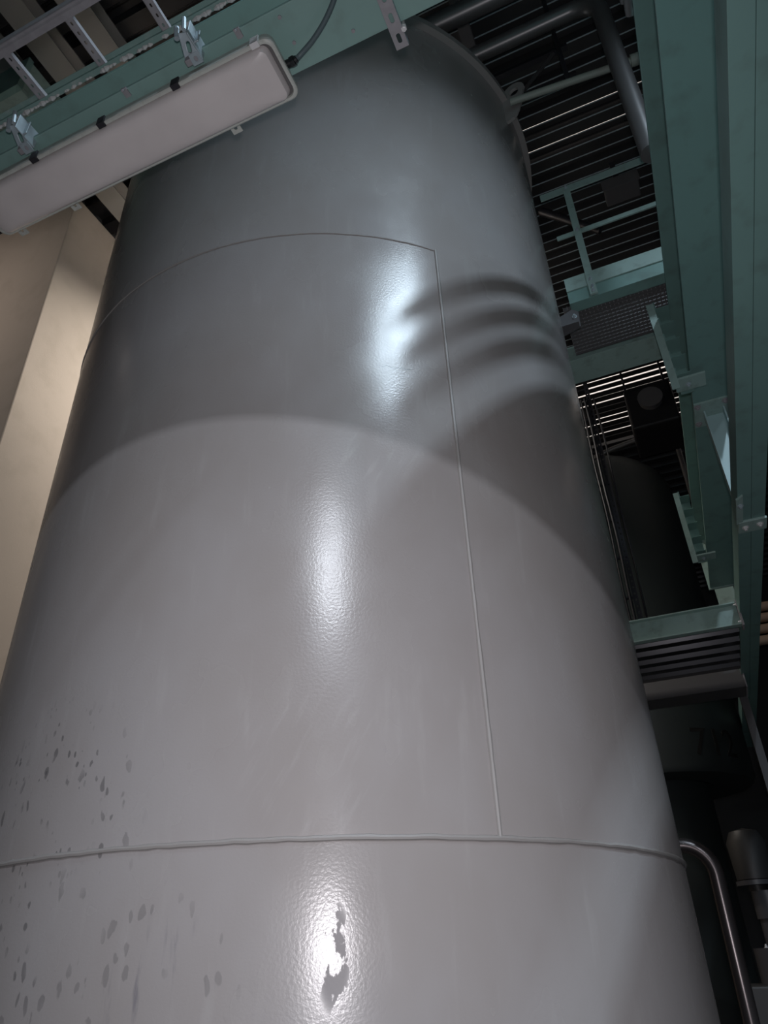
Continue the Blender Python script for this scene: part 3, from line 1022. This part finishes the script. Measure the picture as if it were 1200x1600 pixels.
# ------------------------------------------------------------------ bottom right: drop pipe and pump
dp = [(-0.35, 3.9, 0.43), (-0.20, 3.9, 0.43)] + [(-0.20 + 0.13 * math.sin(q), 3.9, 0.30 + 0.13 * math.cos(q)) for q in [math.pi / 2 * k / 8 for k in range(1, 9)]] + [(-0.075, 3.9, -0.1), (-0.09, 3.9, FL)]
dp[0] = (-0.62, 3.9, 0.43)
b = MB().tube(dp, 0.033, 16)
tag(b.build('outlet_pipe', 'steel_pipe', smooth=True), 'steel outlet pipe bending down right behind the big tank', 'pipe')
t = thing('pump_set', 'dark pump with motor and flanges beside the outlet pipe', 'pump', (0.12, 5.2, FL))
MB().box(-0.08, 0.36, 4.95, 5.45, FL, -0.15).build('plinth', 'bowl_dark', t, bevel=0.01)
MB().revolve([(0.0, -0.15), (0.15, -0.15), (0.15, 0.02), (0.0, 0.02)], 0.15, 5.2, 28).build('casing', 'motor_grey', t, smooth=True)
MB().revolve([(0.0, 0.02), (0.075, 0.02), (0.075, 0.16), (0.085, 0.16), (0.085, 0.30), (0.0, 0.30)], 0.15, 5.2, 28).build('motor', 'motor_grey', t, smooth=True)
MB().revolve([(0.0, 0.33), (0.11, 0.33), (0.11, 0.355), (0.0, 0.355)], 0.11, 5.2, 28).build('flange', 'motor_grey', t, smooth=True)
MB().revolve([(0.0, 0.30), (0.05, 0.30), (0.05, 0.36), (0.10, 0.36), (0.11, 0.56), (0.08, 0.62), (0.0, 0.64)], 0.11, 5.2, 28).build('filter_bowl', 'bowl_dark', t, smooth=True)
for k in range(4):
    bolt(t, (0.07 + 0.045 * k, 5.12, 0.02), 'z', 1, 0.008, mat='bright_metal')

# stacked tan pipes on the far side of the hung beam
for k in range(4):
    b = MB().tube([(0.72, 7.4 + 0.0 * k, 2.84 - 0.11 * k), (2.5, 7.4, 2.84 - 0.11 * k)], 0.045, 14)
    tag(b.build('tan_pipe', 'pipe_tan', smooth=True), ('topmost', 'second from top', 'third from top', 'lowest')[k] + ' tan insulated pipe of the stack beyond the hung beam', 'pipe', 'tan pipes beyond the hung beam')

# ------------------------------------------------------------------ behind the viewer: what shades and lights the tank
t = thing('shading_walkway', 'added green walkway with a closed shading sheet behind the viewer', 'walkway', (-1.7, -0.8, 2.72))  # unseen; tall sheet added to keep the rear lamp off the upper tank
MB().prism(ibeam(-0.90, -0.71, 2.74, 3.05, 0.015, 0.012), 'x', -4.5, 1.15).build('beam', 'green_paint', t)
MB().box(-4.5, 1.15, -0.72, -0.71, 3.05, 4.35).build('shading_sheet', 'green_paint', t)
MB().box(-4.5, 1.15, -1.5, -0.72, 3.05, 3.07).build('deck', 'deck_sheet', t)
MB().box(-4.5, 1.15, -0.74, -0.69, 4.35, 4.39).build('hand_rail', 'pale_green_paint', t)
t = thing('shadow_rack', 'unseen rack of three thin pipes added for shadow bands right above the wide girder', 'rack', (0.46, 1.3, 3.07))  # hidden by the girder; added to cast banded shadows on the tank
for yp in (1.03, 1.66):
    MB().box(0.464, 0.50, yp, yp + 0.045, 3.075, 3.56).build('upright', 'green_paint', t)
    MB().box(0.45, 0.512, yp - 0.015, yp + 0.06, 3.0705, 3.078).build('foot_plate', 'green_paint', t)
for k, zp in enumerate((3.215, 3.322, 3.434)):
    b = MB().tube([(0.441, 1.02, zp), (0.441, 1.72, zp)], 0.022, 12)
    tag(b.build('shadow_rack_pipe', 'pipe_grey', smooth=True), ('lowest', 'middle', 'topmost')[k] + ' thin pipe of the added shadow rack right above the wide girder', 'pipe', 'added shadow rack above the wide girder')
luminaire('lit_luminaire', 'lit lamp hung behind the viewer', (1.40, -2.8, 3.70), 'x', True, 'lit lamps of the hall', P_KEY, (0.86, 0.91, 1.0), 180, 0.07, 0.5)
# unseen fill lamp added to brighten the front of the cream wall
t = thing('flood_light', 'added fill lamp aimed at the front of the cream wall', 'lamp', (-5.0, 0.2, 5.0))
fm = Matrix.Translation((-5.0, 0.2, 5.0)) @ Vector((0.12, 0.9, -0.5)).to_track_quat('-Z', 'Y').to_matrix().to_4x4()
b = MB()
loft(b, [[fm @ Vector((x, y_, z)) for x, y_ in rrect(-w_, w_, -h_, h_, 0.02)] for w_, h_, z in ((0.10, 0.07, 0.10), (0.15, 0.10, 0.07), (0.18, 0.12, 0.0))])
b.build('housing', 'dark_metal', t)
MB().tube([(-5.0, 0.15, 5.08), (-5.0, 0.12, 5.52)], 0.015, 10).build('stem', 'dark_metal', t)
d = bpy.data.lights.new('flood_light_light', 'AREA')
d.shape = 'RECTANGLE'
d.size, d.size_y = 0.32, 0.2
d.energy = P_FILL
d.color = (1.0, 0.86, 0.78)
d.spread = math.radians(100)
l = bpy.data.objects.new('lamp_light', d)
C.objects.link(l)
l.parent = t
l.location = fm.to_quaternion() @ Vector((0, 0, -0.01))
l.rotation_euler = fm.to_euler()
luminaire('lit_luminaire', 'lit lamp high above the wide girder', (1.52, 0.10, 4.85), 'y', True, 'lit lamps of the hall', P_ROOF, (0.70, 0.86, 1.0), 146, 0.08)
luminaire('lit_luminaire', 'lit warm lamp between the tank and the cream wall', (-2.45, 3.9, 5.15), 'y', True, 'lit lamps of the hall', P_WALL, (1.0, 0.91, 0.82), 150)

for o in bpy.data.objects:
    if 'org' in o.keys():
        del o['org']
